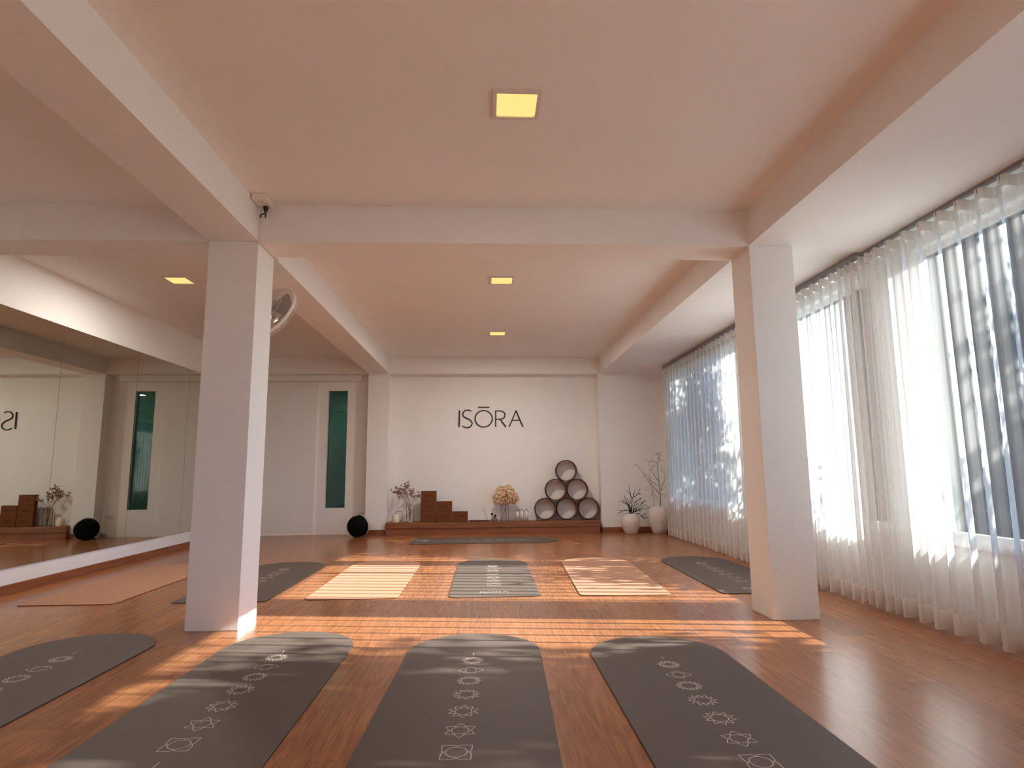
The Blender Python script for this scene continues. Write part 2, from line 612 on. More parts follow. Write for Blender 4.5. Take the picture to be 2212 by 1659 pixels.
# baseboards
struct('baseboard_left', bbox(XL, XL + 0.014, YR, YD, 0, 0.075, 0.003), 'base')
struct('baseboard_back', boxes((LX0 - 0.012, LX1, YP - 0.012, YP, 0, 0.078), (1.740, 2.75, YP - 0.012, YP, 0, 0.078)), 'basex')
# ------------------------------------------------------------------ windows
spans = [(-3.3, -0.35, (-2.32, -1.33)), (0.0, 3.74, (1.25, 2.49)), (4.18, 5.87, (5.37,)), (6.10, 8.62, (7.36,))]
for i, (a, b, mull) in enumerate(spans):
    f = bmesh.new()
    xa, xb = 2.85, 2.905
    fw = 0.045
    box(f, xa, xb, a, b, SILL, SILL + fw)
    box(f, xa, xb, a, b, HEAD - fw, HEAD)
    box(f, xa, xb, a, a + fw, SILL + fw, HEAD - fw)
    box(f, xa, xb, b - fw, b, SILL + fw, HEAD - fw)
    for mm in mull:
        box(f, xa, xb, mm - 0.035, mm + 0.035, SILL + fw, HEAD - fw)
    wdw = struct('window_%d' % (i + 1), f, 'frame_white')
    edges = [a + fw] + [e for mm in mull for e in (mm - 0.035, mm + 0.035)] + [b - fw]
    for k in range(0, len(edges), 2):
        obj('pane', boxes((2.876, 2.880, edges[k], edges[k + 1], SILL + fw, HEAD - fw)), 'glass', wdw)
    obj('window_sill', bbox(2.765, 2.85, a - 0.03, b + 0.03, SILL - 0.028, SILL - 0.001, 0.004), 'frame_white', wdw)
    pl = bpy.data.lights.new('daylight_portal', 'AREA')
    pl.shape = 'RECTANGLE'
    pl.size = HEAD - SILL
    pl.size_y = b - a
    pl.cycles.is_portal = True
    po = bpy.data.objects.new('daylight_portal', pl)
    C.objects.link(po)
    po.location = (XRO + 0.04, (a + b) / 2, (HEAD + SILL) / 2)
    po.rotation_euler = (0, R(90), 0)
# slit window beside the door, with its dim room behind
fr = bmesh.new()
g0, g1, gz0, gz1 = -2.424, -2.118, 0.385, 2.175
for b_ in ((g0, g0 + 0.006, YD, YD + 0.09, gz0, gz1), (g1 - 0.006, g1, YD, YD + 0.09, gz0, gz1),
           (g0 + 0.006, g1 - 0.006, YD, YD + 0.09, gz0, gz0 + 0.006), (g0 + 0.006, g1 - 0.006, YD, YD + 0.09, gz1 - 0.006, gz1)):
    box(fr, *b_)
wdw = struct('window_5', fr, 'frame_white')
obj('pane', boxes((g0 + 0.006, g1 - 0.006, YD + 0.055, YD + 0.061, gz0 + 0.006, gz1 - 0.006)), 'green_glass', wdw)
struct('wall_corridor', boxes((-3.7, -1.2, 12.0, 12.1, 0, 2.6), (-3.7, -3.6, YD + 0.15, 12.0, 0, 2.6), (-1.3, -1.2, YD + 0.15, 12.0, 0, 2.6),
                              (-3.7, -1.2, YD + 0.15, 12.1, 2.6, 2.7), (-3.7, -1.2, YD + 0.15, 12.1, -0.1, 0.0)), 'corridor')
cl = bpy.data.lights.new('corridor_fill', 'AREA')  # unseen fill added behind the pane so the tinted glass shows teal
cl.size = 0.8
cl.energy = 30
co = bpy.data.objects.new('corridor_fill', cl)
C.objects.link(co)
co.location = (-2.3, 10.9, 2.55)
# sliding door
dr = struct('door_1', bbox(-3.42, -2.575, YD - 0.03, YD + 0.012, 0.012, 2.308, 0.003), 'paint')

# ------------------------------------------------------------------ mirrors on the left wall
seams = [1.95, 3.115, 4.28, 5.451, 6.626, 7.775, 8.92]
mirror_labels = {4.28: 'frameless mirror panel at the left picture edge, reflecting the black letters',
                 5.451: 'frameless mirror panel reflecting the brown blocks and round speaker',
                 6.626: 'frameless mirror panel reflecting the green slit window',
                 7.775: 'narrowest visible mirror panel, beside the white column',
                 3.115: 'mirror panel on the left wall, out of frame', 1.95: 'mirror panel nearest the rear, out of frame'}
for a, b in zip(seams, seams[1:]):
    if a < 4:
        continue
    o = obj('mirror_panel', boxes((XL + 0.0025, XL + 0.0065, a + 0.0020, b - 0.0020, 0.202, 2.226)), 'mirror')
    obj('backing', boxes((XL + 0.0003, XL + 0.0025, a, b, 0.200, 2.228)), 'mirror_back', o)
    tag(o, mirror_labels[a], 'mirror', 'frameless mirror panels on the left wall')

# ------------------------------------------------------------------ sheer curtains
def curtain(name, y0, y1, period, seed, label, lean):
    rnd = random.Random(seed)
    # fold phases along the rail; pleats crowd together at both ends
    ys, ph = [], []
    y = y0
    p = 0.0
    step = period / 18
    while y < y1:
        ys.append(y); ph.append(p)
        d = min(y - y0, y1 - y)
        tight = 1.0 + 1.4 * max(0.0, 1 - d / 0.28)
        y += step / tight
        p += 2 * math.pi * (step / period)
    n = len(ys)
    zs = [0.022, 0.06, 0.13, 0.25, 0.42, 0.62, 0.85, 1.1, 1.35, 1.6, 1.85, 2.05, 2.2, 2.31, 2.352]
    amp_r = [rnd.uniform(0.75, 1.25) for _ in range(int(ph[-1] / (2 * math.pi)) + 3)]
    drift = [rnd.uniform(-1, 1) for _ in range(int(ph[-1] / (2 * math.pi)) + 3)]
    wide = [rnd.uniform(-1, 1) for _ in range(int(ph[-1] / (2 * math.pi)) + 3)]
    def lerp(tab, t_):
        i = int(t_)
        f = t_ - i
        f = f * f * (3 - 2 * f)
        return tab[i] * (1 - f) + tab[i + 1] * f
    def pos(k, z):
        t_ = ph[k] / (2 * math.pi)
        low = 1.0 - (z - 0.02) / 2.33
        a = (0.036 + 0.020 * low * lerp(amp_r, t_)) * (0.85 + 0.3 * lerp(amp_r, t_))
        phs = ph[k] + 0.9 * low * lerp(drift, t_)
        s = math.sin(phs)
        s = math.tanh(2.3 * s) / 0.98
        x = 2.62 + a * s + 0.016 * low * lerp(wide, t_ * 0.6 if t_ * 0.6 < len(wide) - 1 else 0)
        yy = ys[k] + 0.030 * low * lerp(drift, t_) + lean * a * s
        return x, yy
    def sheet(zlist):
        bm = bmesh.new()
        rows = [[bm.verts.new((*pos(k, z), z)) for k in range(n)] for z in zlist]
        for A, B in zip(rows, rows[1:]):
            for k in range(n - 1):
                bm.faces.new((A[k], A[k + 1], B[k + 1], B[k]))
        return bm
    root = empty(name, (0, 0, 0), label, 'curtain', 'sheer curtains along the window wall')
    obj('panel', sheet(zs[2:-1]), 'sheer', root, True)
    obj('hem', sheet(zs[:3]), 'hem', root, True)
    obj('header_tape', sheet(zs[-2:] + [2.372]), 'hem', root, True)
    t0 = 0
    for k in range(n):
        t_ = ph[k] / (2 * math.pi)
        if int(t_ + 0.25) != t0:
            t0 = int(t_ + 0.25)
            x, yy = pos(k, 2.36)
            if 2.4 < ys[k] < 4.7:
                hk = bmesh.new()
                tube(hk, [(2.62, yy, 2.381), (x, yy, 2.372), (x, yy, 2.345)], 0.003, 5)
                obj('hook', hk, 'alu', root)
    return root
curtain('sheer_curtain', -3.4, 4.015, 0.146, 3, 'white sheer pleated curtain in front of the right column, nearest the camera', 0.48)
curtain('sheer_curtain', 4.035, 8.72, 0.134, 8, 'white sheer pleated curtain passing behind the right column to the two vases', 0.68)
tr = obj('curtain_rail', boxes((2.607, 2.633, -3.4, 3.945, 2.384, ZS - 0.001), (2.607, 2.633, 3.955, 8.75, 2.384, ZB - 0.001), (2.607, 2.633, 3.94, 3.96, 2.384, ZS - 0.001)), 'alu')
tag(tr, 'slim grey ceiling rail carrying the white sheer curtains', 'curtain rail')

# ------------------------------------------------------------------ lettering
K = 0.0005527
def arc_pts(cx, cy_, rx, ry, a0, a1, n):
    return [(cx + rx * math.cos(a0 + (a1 - a0) * i / n), cy_ + ry * math.sin(a0 + (a1 - a0) * i / n)) for i in range(n + 1)]
S_PTS = [(510, 245), (455, 222), (400, 214), (330, 235), (284, 285), (274, 340), (300, 398), (365, 437), (440, 470), (503, 520), (532, 580), (520, 640), (474, 688), (400, 708), (322, 697), (258, 660)]
def letter_strokes():
    """(letter, [(points, widths, closed)]) in a y-down drawing space"""
    s = [tuple(p) for p in smooth_pts([(a, b, 0) for a, b in S_PTS], 4)]
    s = [(p[0], p[1]) for p in s]
    n = len(s)
    sw = [22 + 13 * math.sin(math.pi * i / (n - 1)) for i in range(n)]
    o = arc_pts(857, 460, 240, 232, 0, 2 * math.pi, 40)[:-1]
    ow = [24 + 11 * abs(math.cos(2 * math.pi * i / 40)) for i in range(40)]
    bowl = smooth_pts([(1195, 243, 0), (1310, 241, 0), (1395, 262, 0), (1448, 318, 0), (1450, 392, 0), (1408, 447, 0), (1325, 474, 0), (1195, 475, 0)], 4)
    bowl = [(p[0], p[1]) for p in bowl]
    m_ = len(bowl)
    bw = [22 + 13 * math.sin(math.pi * i / (m_ - 1)) for i in range(m_)]
    return [('I', [([(179, 225), (170, 688)], 40, False)]),
            ('S', [(s, sw, False)]),
            ('O', [(o, ow, True), ([(697, 137), (1022, 137)], 30, False)]),
            ('R', [([(1195, 230), (1193, 690)], 36, False), (bowl, bw, False), ([(1318, 478), (1478, 692)], 40, False)]),
            ('A', [([(1768, 232), (1573, 692)], 28, False), ([(1764, 232), (1957, 692)], 40, False), ([(1660, 505), (1868, 505)], 25, False)])]
def add_text(bm, mtx, scale, thick=0.0, bold=1.0):
    for _, st in letter_strokes():
        for pts, wd, cl in st:
            P = [((p[0] - 1063) * scale, (690 - p[1]) * scale) for p in pts]
            W_ = [x * scale * bold for x in wd] if isinstance(wd, list) else wd * scale * bold
            ribbon(bm, P, W_, 0.0, cl, thick, mtx)
sign = empty('wall_sign', (0.088, YN, 1.601), 'thin black raised capital letters on the pale niche wall', 'sign')
stand = Matrix.Rotation(R(90), 4, 'X')
for nm, st in letter_strokes():
    bm = bmesh.new()
    for pts, wd, cl in st:
        P = [((p[0] - 1063) * K, (690 - p[1]) * K) for p in pts]
        W_ = [x * K for x in wd] if isinstance(wd, list) else wd * K
        ribbon(bm, P, W_, 0.0, cl, 0.012, stand)
    obj('letter', bm, 'sign', sign)

# ------------------------------------------------------------------ yoga mats
MW, ML = 0.684, 1.965
def mat_outline(inset=0.0):
    r = MW / 2 - inset
    pts = [(r * math.cos(a), -MW / 2 + r * math.sin(a)) for a in [math.pi * i / 36 for i in range(37)]]
    rc = 0.05
    y0 = -ML + inset
    for k in range(7):
        a = math.pi + (math.pi / 2) * k / 6
        pts.append((-r + rc + rc * math.cos(a), y0 + rc + rc * math.sin(a)))
    for k in range(7):
        a = 1.5 * math.pi + (math.pi / 2) * k / 6
        pts.append((r - rc + rc * math.cos(a), y0 + rc + rc * math.sin(a)))
    return pts
def slab(outline, z0, z1, chamfer=0.0012):
    bm = bmesh.new()
    n = len(outline)
    c = Vector((0, -ML / 2))
    def ring(z, ins):
        out = []
        for i in range(n):
            a, b, d = Vector(outline[i - 1]), Vector(outline[i]), Vector(outline[(i + 1) % n])
            t_ = (d - a).normalized()
            nn = Vector((t_.y, -t_.x))
            q = b - nn * ins
            out.append(bm.verts.new((q.x, q.y, z)))
        return out
    r0, r1, r2 = ring(z0, 0), ring(z1 - chamfer, 0), ring(z1, chamfer)
    for A, B in ((r0, r1), (r1, r2)):
        for i in range(n):
            j = (i + 1) % n
            bm.faces.new((A[i], A[j], B[j], B[i]))
    bm.faces.new(r2)
    bm.faces.new(r0[::-1])
    return bm
SYM = [0.500, 0.648, 0.790, 0.957, 1.137, 1.313, 1.483]
def lotus(bm, cx, cy_, n, r0, r1, z, wd, curl=0.0, rot=None):
    """ring of pointed petals round a circle"""
    ribbon(bm, [(cx + r0 * math.cos(2 * math.pi * i / 40), cy_ + r0 * math.sin(2 * math.pi * i / 40)) for i in range(40)], wd, z, True)
    rb = r0 * 1.02 + (r1 - r0) * 0.10
    for k in range(n):
        a = math.pi / 2 + 2 * math.pi * k / n + (math.pi / n if rot else 0)
        h = math.pi / n
        pts = []
        for s_ in range(9):
            f = s_ / 8
            ang = a - h + h * f
            rr = rb + (r1 - rb) * (0.72 * f ** 0.62 + 0.28 * f ** 3.5) if n > 4 else rb + (r1 - rb) * (0.6 * f ** 0.5 + 0.4 * f ** 4)
            pts.append((ang, rr))
        full = [(cx + rr * math.cos(ang), cy_ + rr * math.sin(ang)) for ang, rr in pts]
        full += [(cx + rr * math.cos(2 * a - ang), cy_ + rr * math.sin(2 * a - ang)) for ang, rr in pts[:-1][::-1]]
        ribbon(bm, full, wd, z)
def symbols(root):
    z, wd = 0.00605, 0.0028
    y = [-s_ for s_ in SYM]
    def part(name, bm):
        obj(name, bm, 'print', root)
    for y0, y1 in ((-0.372, -0.418), (-1.605, -1.655)):
        bm = bmesh.new()
        ribbon(bm, [(0, y0), (0, y1)], 0.003, z)
        part('printed_dash', bm)
    bm = bmesh.new()                      # crown: double ring of petals
    lotus(bm, 0, y[0], 8, 0.024, 0.044, z, wd)
    lotus(bm, 0, y[0], 16, 0.038, 0.053, z, wd * 0.8)
    part('printed_symbol', bm)
    bm = bmesh.new()                      # eye
    ribbon(bm, [(0.026 * math.cos(2 * math.pi * i / 32), y[1] + 0.036 * math.sin(2 * math.pi * i / 32)) for i in range(32)], wd, z, True)
    eye = []
    for i in range(25):
        u = -1 + 2 * i / 24
        eye.append((0.058 * u, y[1] + 0.040 * (1 - abs(u) ** 1.9) ** 0.9))
    ribbon(bm, eye, wd, z)
    ribbon(bm, [(a, 2 * y[1] - b) for a, b in eye], wd, z)
    part('printed_symbol', bm)
    for i, n, r0, r1, rot in ((2, 16, 0.034, 0.054, None), (3, 12, 0.033, 0.057, None), (4, 10, 0.032, 0.060, None), (5, 6, 0.031, 0.060, None), (6, 4, 0.036, 0.072, True)):
        bm = bmesh.new()
        lotus(bm, 0, y[i], n, r0, r1, z, wd, rot=rot)
        part('printed_symbol', bm)
def brand():
    bm = bmesh.new()
    add_text(bm, Matrix.Translation((0, -1.815, 0.00605)), 0.000120, 0.0, 1.3)
    return bm
def make_mat(kind, label):
    grp = 'arched yoga mats on the floor'
    root = empty('yoga_mat', (0, 0, 0), label, 'yoga mat', grp)
    obj('rubber_base', slab(mat_outline(0.0), 0.0005, 0.0032, 0.0005), 'mat_base', root)
    obj('top_layer', slab(mat_outline(0.0006), 0.0032, 0.0060, 0.0012), 'mat' if kind == 'grey' else 'cork', root)
    if kind == 'grey':
        symbols(root)
        obj('printed_name', brand(), 'print', root)
    return root
grey0 = make_mat('grey', 'x')
cork0 = make_mat('cork', 'x')
used = set()
def place_mat(kind, x, y, rot, label):
    src = grey0 if kind == 'grey' else cork0
    o = src if kind not in used else copy_tree(src)
    used.add(kind)
    o.location = (x, y, 0)
    o.rotation_euler = (0, 0, rot)
    o['label'] = label
    return o
for a in (('grey', -0.048, 3.652, -0.0336, 'grey arched yoga mat in the middle of the front row, symbols facing the camera'),
          ('grey', -1.048, 3.768, 0.0, 'grey arched yoga mat in front of the left column, streaked with light'),
          ('grey', -2.130, 3.815, 0.0, 'dark arched yoga mat cut off by the left picture edge, near corner of the room'),
          ('grey', 0.870, 3.525, 0.0, 'grey arched yoga mat in the front row nearest the curtains'),
          ('cork', -3.000, 6.610, 0.0, 'tan cork yoga mat below the mirrors, behind the left column'),
          ('grey', -1.930, 6.615, 0.0, 'dark grey yoga mat half hidden behind the left column'),
          ('cork', -0.990, 6.650, 0.0, 'striped sunlit cork yoga mat left of the middle grey mat'),
          ('grey', 0.067, 6.640, 0.0, 'sun-striped grey yoga mat between the two cork mats'),
          ('cork', 1.118, 6.625, -0.0385, 'cork yoga mat right of the sun-striped grey mat'),
          ('grey', 2.130, 6.615, -0.010, 'grey yoga mat half hidden behind the right column beside the curtain'),
          ('grey', 0.985, 8.400, -math.pi / 2, 'grey yoga mat lying crosswise in front of the wooden ledge')):
    place_mat(*a)

# ------------------------------------------------------------------ wooden ledge in the niche
LZ = 0.184
ledge = empty('display_ledge', (0.125, 9.27, 0), 'long low wooden ledge filling the niche under the black letters', 'ledge')
obj('top_board', bbox(-1.588, 1.585, -0.095, 0.188, 0.096, LZ, 0.008, 3), 'ledge', ledge)
obj('riser', boxes((-1.583, 1.575, -0.082, 0.186, 0.0, 0.096)), 'basex', ledge)

# ------------------------------------------------------------------ yoga wheels
def make_wheel():
    root = empty('yoga_wheel', (0, 0, 0), 'x', 'yoga wheel', 'brown yoga wheels stacked in a pyramid')
    seg = 48
    toY = Matrix.Rotation(R(90), 4, 'X')
    bm = bmesh.new()
    hw = 0.065
    lathe(bm, [(0.1505, -hw), (0.158, -hw - 0.002), (0.1635, -hw + 0.004), (0.1635, hw - 0.004), (0.158, hw + 0.002), (0.1505, hw)], seg, toY)
    obj('rim', bm, 'wheel_out', root, True)
    bm = bmesh.new()
    lathe(bm, [(0.1505, -hw), (0.1485, -hw + 0.004), (0.1485, hw - 0.004), (0.1505, hw)], seg, toY)
    obj('lining', bm, 'wheel_in', root, True)
    return root
wheel0 = make_wheel()
wh = [(0.903, 0, 'bottom left yoga wheel of the pyramid, nearest the white jars'), (1.231, 0, 'middle yoga wheel of the bottom row of three'),
      (1.559, 0, 'bottom right yoga wheel of the pyramid, against the niche side'), (1.067, 1, 'left yoga wheel of the middle row of two'),
      (1.395, 1, 'right yoga wheel of the middle row of two'), (1.231, 2, 'single yoga wheel on top of the pyramid')]
for i, (x, lv, lab) in enumerate(wh):
    o = wheel0 if i == 0 else copy_tree(wheel0)
    o.location = (x, 9.375, LZ + 0.1645 + lv * 0.2845)
    o['label'] = lab

# ------------------------------------------------------------------ cork blocks
BW, BH, BD = 0.2285, 0.150, 0.078
def make_block():
    root = empty('yoga_block', (0, 0, 0), 'x', 'yoga block', 'brown yoga blocks stacked in steps')
    obj('body', bbox(-BW / 2, BW / 2, -BD / 2, BD / 2, 0.0004, BH, 0.008, 3), 'cork_dk', root)
    bm = bmesh.new()
    add_text(bm, Matrix.Translation((0, -BD / 2 - 0.0006, BH * 0.43)) @ Matrix.Rotation(R(90), 4, 'X'), 0.000062, 0.0, 1.8)
    obj('stamped_name', bm, 'cork_stamp', root)
    return root
block0 = make_block()
bl = [(0, 0, 'bottom brown block of the tallest stack of three'), (0, 1, 'middle brown block of the tallest stack of three'),
      (0, 2, 'topmost brown block of the tallest stack'), (1, 0, 'lower brown block of the two-block stack'),
      (1, 1, 'upper brown block of the two-block stack'), (2, 0, 'single brown block at the right end of the stepped stack')]
for i, (cx, lv, lab) in enumerate(bl):
    o = block0 if i == 0 else copy_tree(block0)
    o.location = (-0.846 + cx * 0.2345 + (0.004 if lv == 2 else 0), 9.25 + 0.004 * lv, LZ + lv * (BH + 0.0008))
    o['label'] = lab

# ------------------------------------------------------------------ watering can
can = empty('watering_can', (-1.325, 9.26, LZ), 'small cream watering can with a square wire handle at the left end of the ledge', 'watering can')
bm = bmesh.new()
lathe(bm, [(0, 0.001), (0.056, 0.001), (0.0575, 0.006), (0.053, 0.06), (0.045, 0.105), (0.036, 0.122), (0.030, 0.124), (0.030, 0.119), (0.040, 0.10), (0.050, 0.03), (0, 0.012)], 28)
obj('body', bm, 'cream', can, True)
bm = bmesh.new()
tube(bm, smooth_pts([(-0.05, 0, 0.025), (-0.072, 0, 0.022), (-0.088, 0, 0.034), (-0.105, 0, 0.075), (-0.112, 0, 0.09)], 5), [0.006] * 12 + [0.005] * 9, 8)
obj('spout', bm, 'cream', can, True)
bm = bmesh.new()
tube(bm, [(0.004, 0, 0.121), (0.008, 0, 0.145), (0.022, 0, 0.158), (0.080, 0, 0.160), (0.090, 0, 0.154), (0.094, 0, 0.142), (0.092, 0, 0.035), (0.086, 0, 0.026), (0.055, 0, 0.024)], 0.0042, 8)
obj('handle', bm, 'bronze', can, True)

# ------------------------------------------------------------------ dried flowers
def glass_vase(parent, r, h):
    bm = bmesh.new()
    lathe(bm, [(0, 0.001), (r * 0.96, 0.001), (r, 0.006), (r, h * 0.5), (r * 1.01, h)], 32)
    obj('glass', bm, 'vase_glass', parent, True)
    bm = bmesh.new()
    pr = [(r * 1.01 + 0.002 * math.cos(a), h + 0.002 * math.sin(a)) for a in [2 * math.pi * i / 8 for i in range(9)]]
    lathe(bm, pr, 32)
    obj('rim', bm, 'vase_glass', parent, True)
    bm = bmesh.new()
    lathe(bm, [(0, 0.006), (r * 0.94, 0.008), (r * 0.97, 0.012)], 32)
    obj('base', bm, 'vase_glass', parent, True)
rnd = random.Random(5)
v1 = empty('flower_vase', (-1.115, 9.285, LZ), 'clear glass vase of spindly dried pink flowers beside the watering can', 'vase')
glass_vase(v1, 0.058, 0.245)
bm = bmesh.new(); fb = bmesh.new()
def bloom(bm_, p, s, rn):
    for _ in range(5):
        d = Vector((rn.gauss(0, 1), rn.gauss(0, 1), rn.gauss(0, 1))).normalized()
        u = d.orthogonal().normalized(); v_ = d.cross(u)
        c = p + d * s * 0.7
        q = [bm_.verts.new(c + (u * a + v_ * b) * s) for a, b in ((-1, 0), (0, -0.7), (1, 0), (0, 0.7))]
        bm_.faces.new(q)
def sprig(p, d, L_, depth, rad):
    pts = [p.copy()]
    q = p.copy()
    dd = d.copy()
    for _ in range(4):
        dd = (dd + Vector((rnd.gauss(0, 0.14), rnd.gauss(0, 0.08), rnd.gauss(0, 0.10)))).normalized()
        q = q + dd * (L_ / 4)
        q.y = min(q.y, 0.055)
        q.x = min(q.x, 0.130)
        pts.append(q.copy())
    tube(bm, pts, [rad * (1 - 0.12 * i) for i in range(5)], 5)
    if depth == 0:
        for _ in range(3):
            bloom(fb, q + Vector((rnd.gauss(0, 0.010), rnd.gauss(0, 0.008), rnd.gauss(0, 0.008))), 0.0110, rnd)
        return
    for k in range(3):
        nd = (dd + Vector((rnd.uniform(-0.85, 0.85), rnd.uniform(-0.4, 0.25), rnd.uniform(-0.3, 0.4)))).normalized()
        sprig(pts[2 + (k % 3)], nd, L_ * 0.62, depth - 1, rad * 0.7)
for k in range(7):
    a = -0.85 + 1.2 * k / 6
    d0 = Vector((a, rnd.uniform(-0.25, 0.1), 1.0)).normalized()
    base = Vector((rnd.uniform(-0.02, 0.02), rnd.uniform(-0.02, 0.02), 0.01))
    top = Vector((a * 0.05, 0, 0.25))
    tube(bm, [base, base.lerp(top, 0.5), top], 0.0026, 5)
    sprig(top, d0, 0.175 if a < 0.15 else 0.120, 2, 0.0026)
obj('stems', bm, 'dried_stem', v1)
obj('dried_blooms', fb, 'dried_pink', v1)

v2 = empty('flower_vase', (0.285, 9.285, LZ), 'clear glass vase of dried cream hydrangea in the middle of the ledge', 'vase')
glass_vase(v2, 0.058, 0.225)
bm = bmesh.new()
for pts in ([(-0.035, 0.0, 0.01), (0.0, 0, 0.16), (0.020, 0, 0.30), (-0.02, 0, 0.36)], [(0.035, 0.01, 0.01), (0.018, 0, 0.16), (0.008, -0.01, 0.28), (0.08, -0.01, 0.34)], [(0.0, -0.02, 0.01), (0.01, 0, 0.2), (0.02, 0, 0.42)]):
    tube(bm, smooth_pts(pts, 5), 0.0032, 6)
obj('stems', bm, 'dried_stem', v2)
for hx, hz, rr, hy in ((-0.085, 0.325, 0.098, -0.01), (-0.035, 0.415, 0.105, 0.0), (0.055, 0.430, 0.098, 0.01), (0.125, 0.335, 0.086, -0.02), (0.025, 0.345, 0.100, -0.04)):
    fb = bmesh.new()
    for i in range(190):
        d = Vector((rnd.gauss(0, 1), rnd.gauss(0, 1), rnd.gauss(0, 1))).normalized()
        rad_ = rr * rnd.uniform(0.78, 1.04)
        c = Vector((hx, hy, hz)) + Vector((d.x * rad_, d.y * rad_ * 0.62, d.z * rad_))
        n_ = (d + Vector((rnd.gauss(0, 0.35), rnd.gauss(0, 0.35), rnd.gauss(0, 0.35)))).normalized()
        u = n_.orthogonal().normalized()
        u.rotate(Matrix.Rotation(rnd.uniform(0, 3), 3, n_))
        v_ = n_.cross(u)
        s = rnd.uniform(0.012, 0.017)
        cv = fb.verts.new(c)
        for k in range(4):
            ang = k * math.pi / 2
            e = u * math.cos(ang) + v_ * math.sin(ang)
            f_ = u * math.cos(ang + 0.75) + v_ * math.sin(ang + 0.75)
            g_ = u * math.cos(ang - 0.75) + v_ * math.sin(ang - 0.75)
            fb.faces.new((cv, fb.verts.new(c + g_ * s * 0.72 + n_ * s * 0.25), fb.verts.new(c + e * s * 1.15 + n_ * s * 0.35), fb.verts.new(c + f_ * s * 0.72 + n_ * s * 0.25)))
    obj('flower_head', fb, 'hydrangea', v2)

# ------------------------------------------------------------------ small things on the ledge
inc = empty('incense_tray', (-0.095, 9.26, LZ), 'flat dark brown wooden tray right of the brown blocks', 'tray')
bm = bbox(-0.152, 0.152, -0.045, 0.045, 0.0006, 0.019, 0.004)
obj('tray', bm, 'tray', inc)
st = obj('incense_stick', bmesh.new(), 'incense')
bm = bmesh.new()
tube(bm, [(0.033, 9.275, LZ + 0.0195), (-0.042, 9.295, LZ + 0.222)], 0.0028, 6)
bm.to_mesh(st.data); bm.free()
tag(st, 'thin grey incense stick leaning on the end of the dark tray', 'incense stick')
pot = empty('glass_pot', (0.125, 9.235, LZ), 'small round glass pot with two black knobs, left of the hydrangea vase', 'pot')
bm = bmesh.new()
lathe(bm, [(0, 0.001), (0.035, 0.001), (0.050, 0.012), (0.054, 0.030), (0.044, 0.052), (0.022, 0.066), (0.018, 0.078), (0.020, 0.080)], 28)
obj('bowl', bm, 'pot_glass', pot, True)
bm = bmesh.new()
lathe(bm, [(0, 0.003), (0.040, 0.004), (0.048, 0.014), (0.0, 0.018)], 24)
obj('contents', bm, 'cap', pot, True)
for px_, pz_ in ((-0.030, 0.105), (0.020, 0.083)):
    bm = bmesh.new()
    lathe(bm, [(0, -0.020), (0.010, -0.018), (0.016, -0.006), (0.018, 0.006), (0.012, 0.016), (0, 0.019)], 16, Matrix.Translation((px_, 0, pz_)) @ Matrix.Rotation(R(-18), 4, 'Y'))
    tube(bm, [(px_ * 0.5, 0, 0.045), (px_, 0, pz_ - 0.015)], 0.005, 6)
    obj('knob', bm, 'gloss_black', pot, True)
jl = ['slim glass jar of white contents nearest the hydrangea vase', 'slim white-filled glass jar in the middle of the three', 'slim white-filled glass jar nearest the brown wheels']
j0 = empty('glass_jar', (0.478, 9.28, LZ), jl[0], 'jar', 'slim white jars on the ledge')
bm = bmesh.new()
lathe(bm, [(0, 0.001), (0.024, 0.001), (0.026, 0.005), (0.026, 0.150), (0.018, 0.158)], 24)
obj('glass', bm, 'vase_glass', j0, True)
bm = bmesh.new()
lathe(bm, [(0, 0.004), (0.0232, 0.004), (0.0232, 0.136), (0, 0.138)], 24)
obj('contents', bm, 'white_wax', j0, True)
bm = bmesh.new()
lathe(bm, [(0.018, 0.157), (0.019, 0.160), (0.019, 0.170), (0.010, 0.174), (0, 0.174)], 20)
obj('cap', bm, 'cap', j0, True)
for i, x in enumerate((0.543, 0.612)):
    o = copy_tree(j0)
    o.location = (x, 9.285, LZ)
    o['label'] = jl[i + 1]

# ------------------------------------------------------------------ floor vases with branches
def floor_vase(loc, prof, label, rim_dark):
    root = empty('floor_vase', loc, label, 'vase')
    bm = bmesh.new()
    lathe(bm, prof, 40)
    obj('body', bm, 'ceramic', root, True)
    return root
fv1 = floor_vase((2.120, 9.02, 0), [(0, 0.001), (0.076, 0.001), (0.084, 0.006), (0.104, 0.05), (0.130, 0.115), (0.141, 0.165), (0.138, 0.205), (0.120, 0.245), (0.098, 0.272), (0.087, 0.283), (0.086, 0.292), (0.080, 0.292), (0.080, 0.275), (0.11, 0.22), (0.1, 0.1), (0, 0.06)],
                 'shorter squat white vase holding dark green spiky twigs', True)
fv2 = floor_vase((2.536, 9.00, 0), [(0, 0.001), (0.082, 0.001), (0.090, 0.006), (0.116, 0.07), (0.145, 0.16), (0.158, 0.235), (0.156, 0.285), (0.138, 0.335), (0.108, 0.372), (0.074, 0.388), (0.071, 0.394), (0.065, 0.394), (0.066, 0.38), (0.12, 0.3), (0.1, 0.1), (0, 0.06)],
                 'taller white vase holding tall bare brown branches, beside the curtain', False)
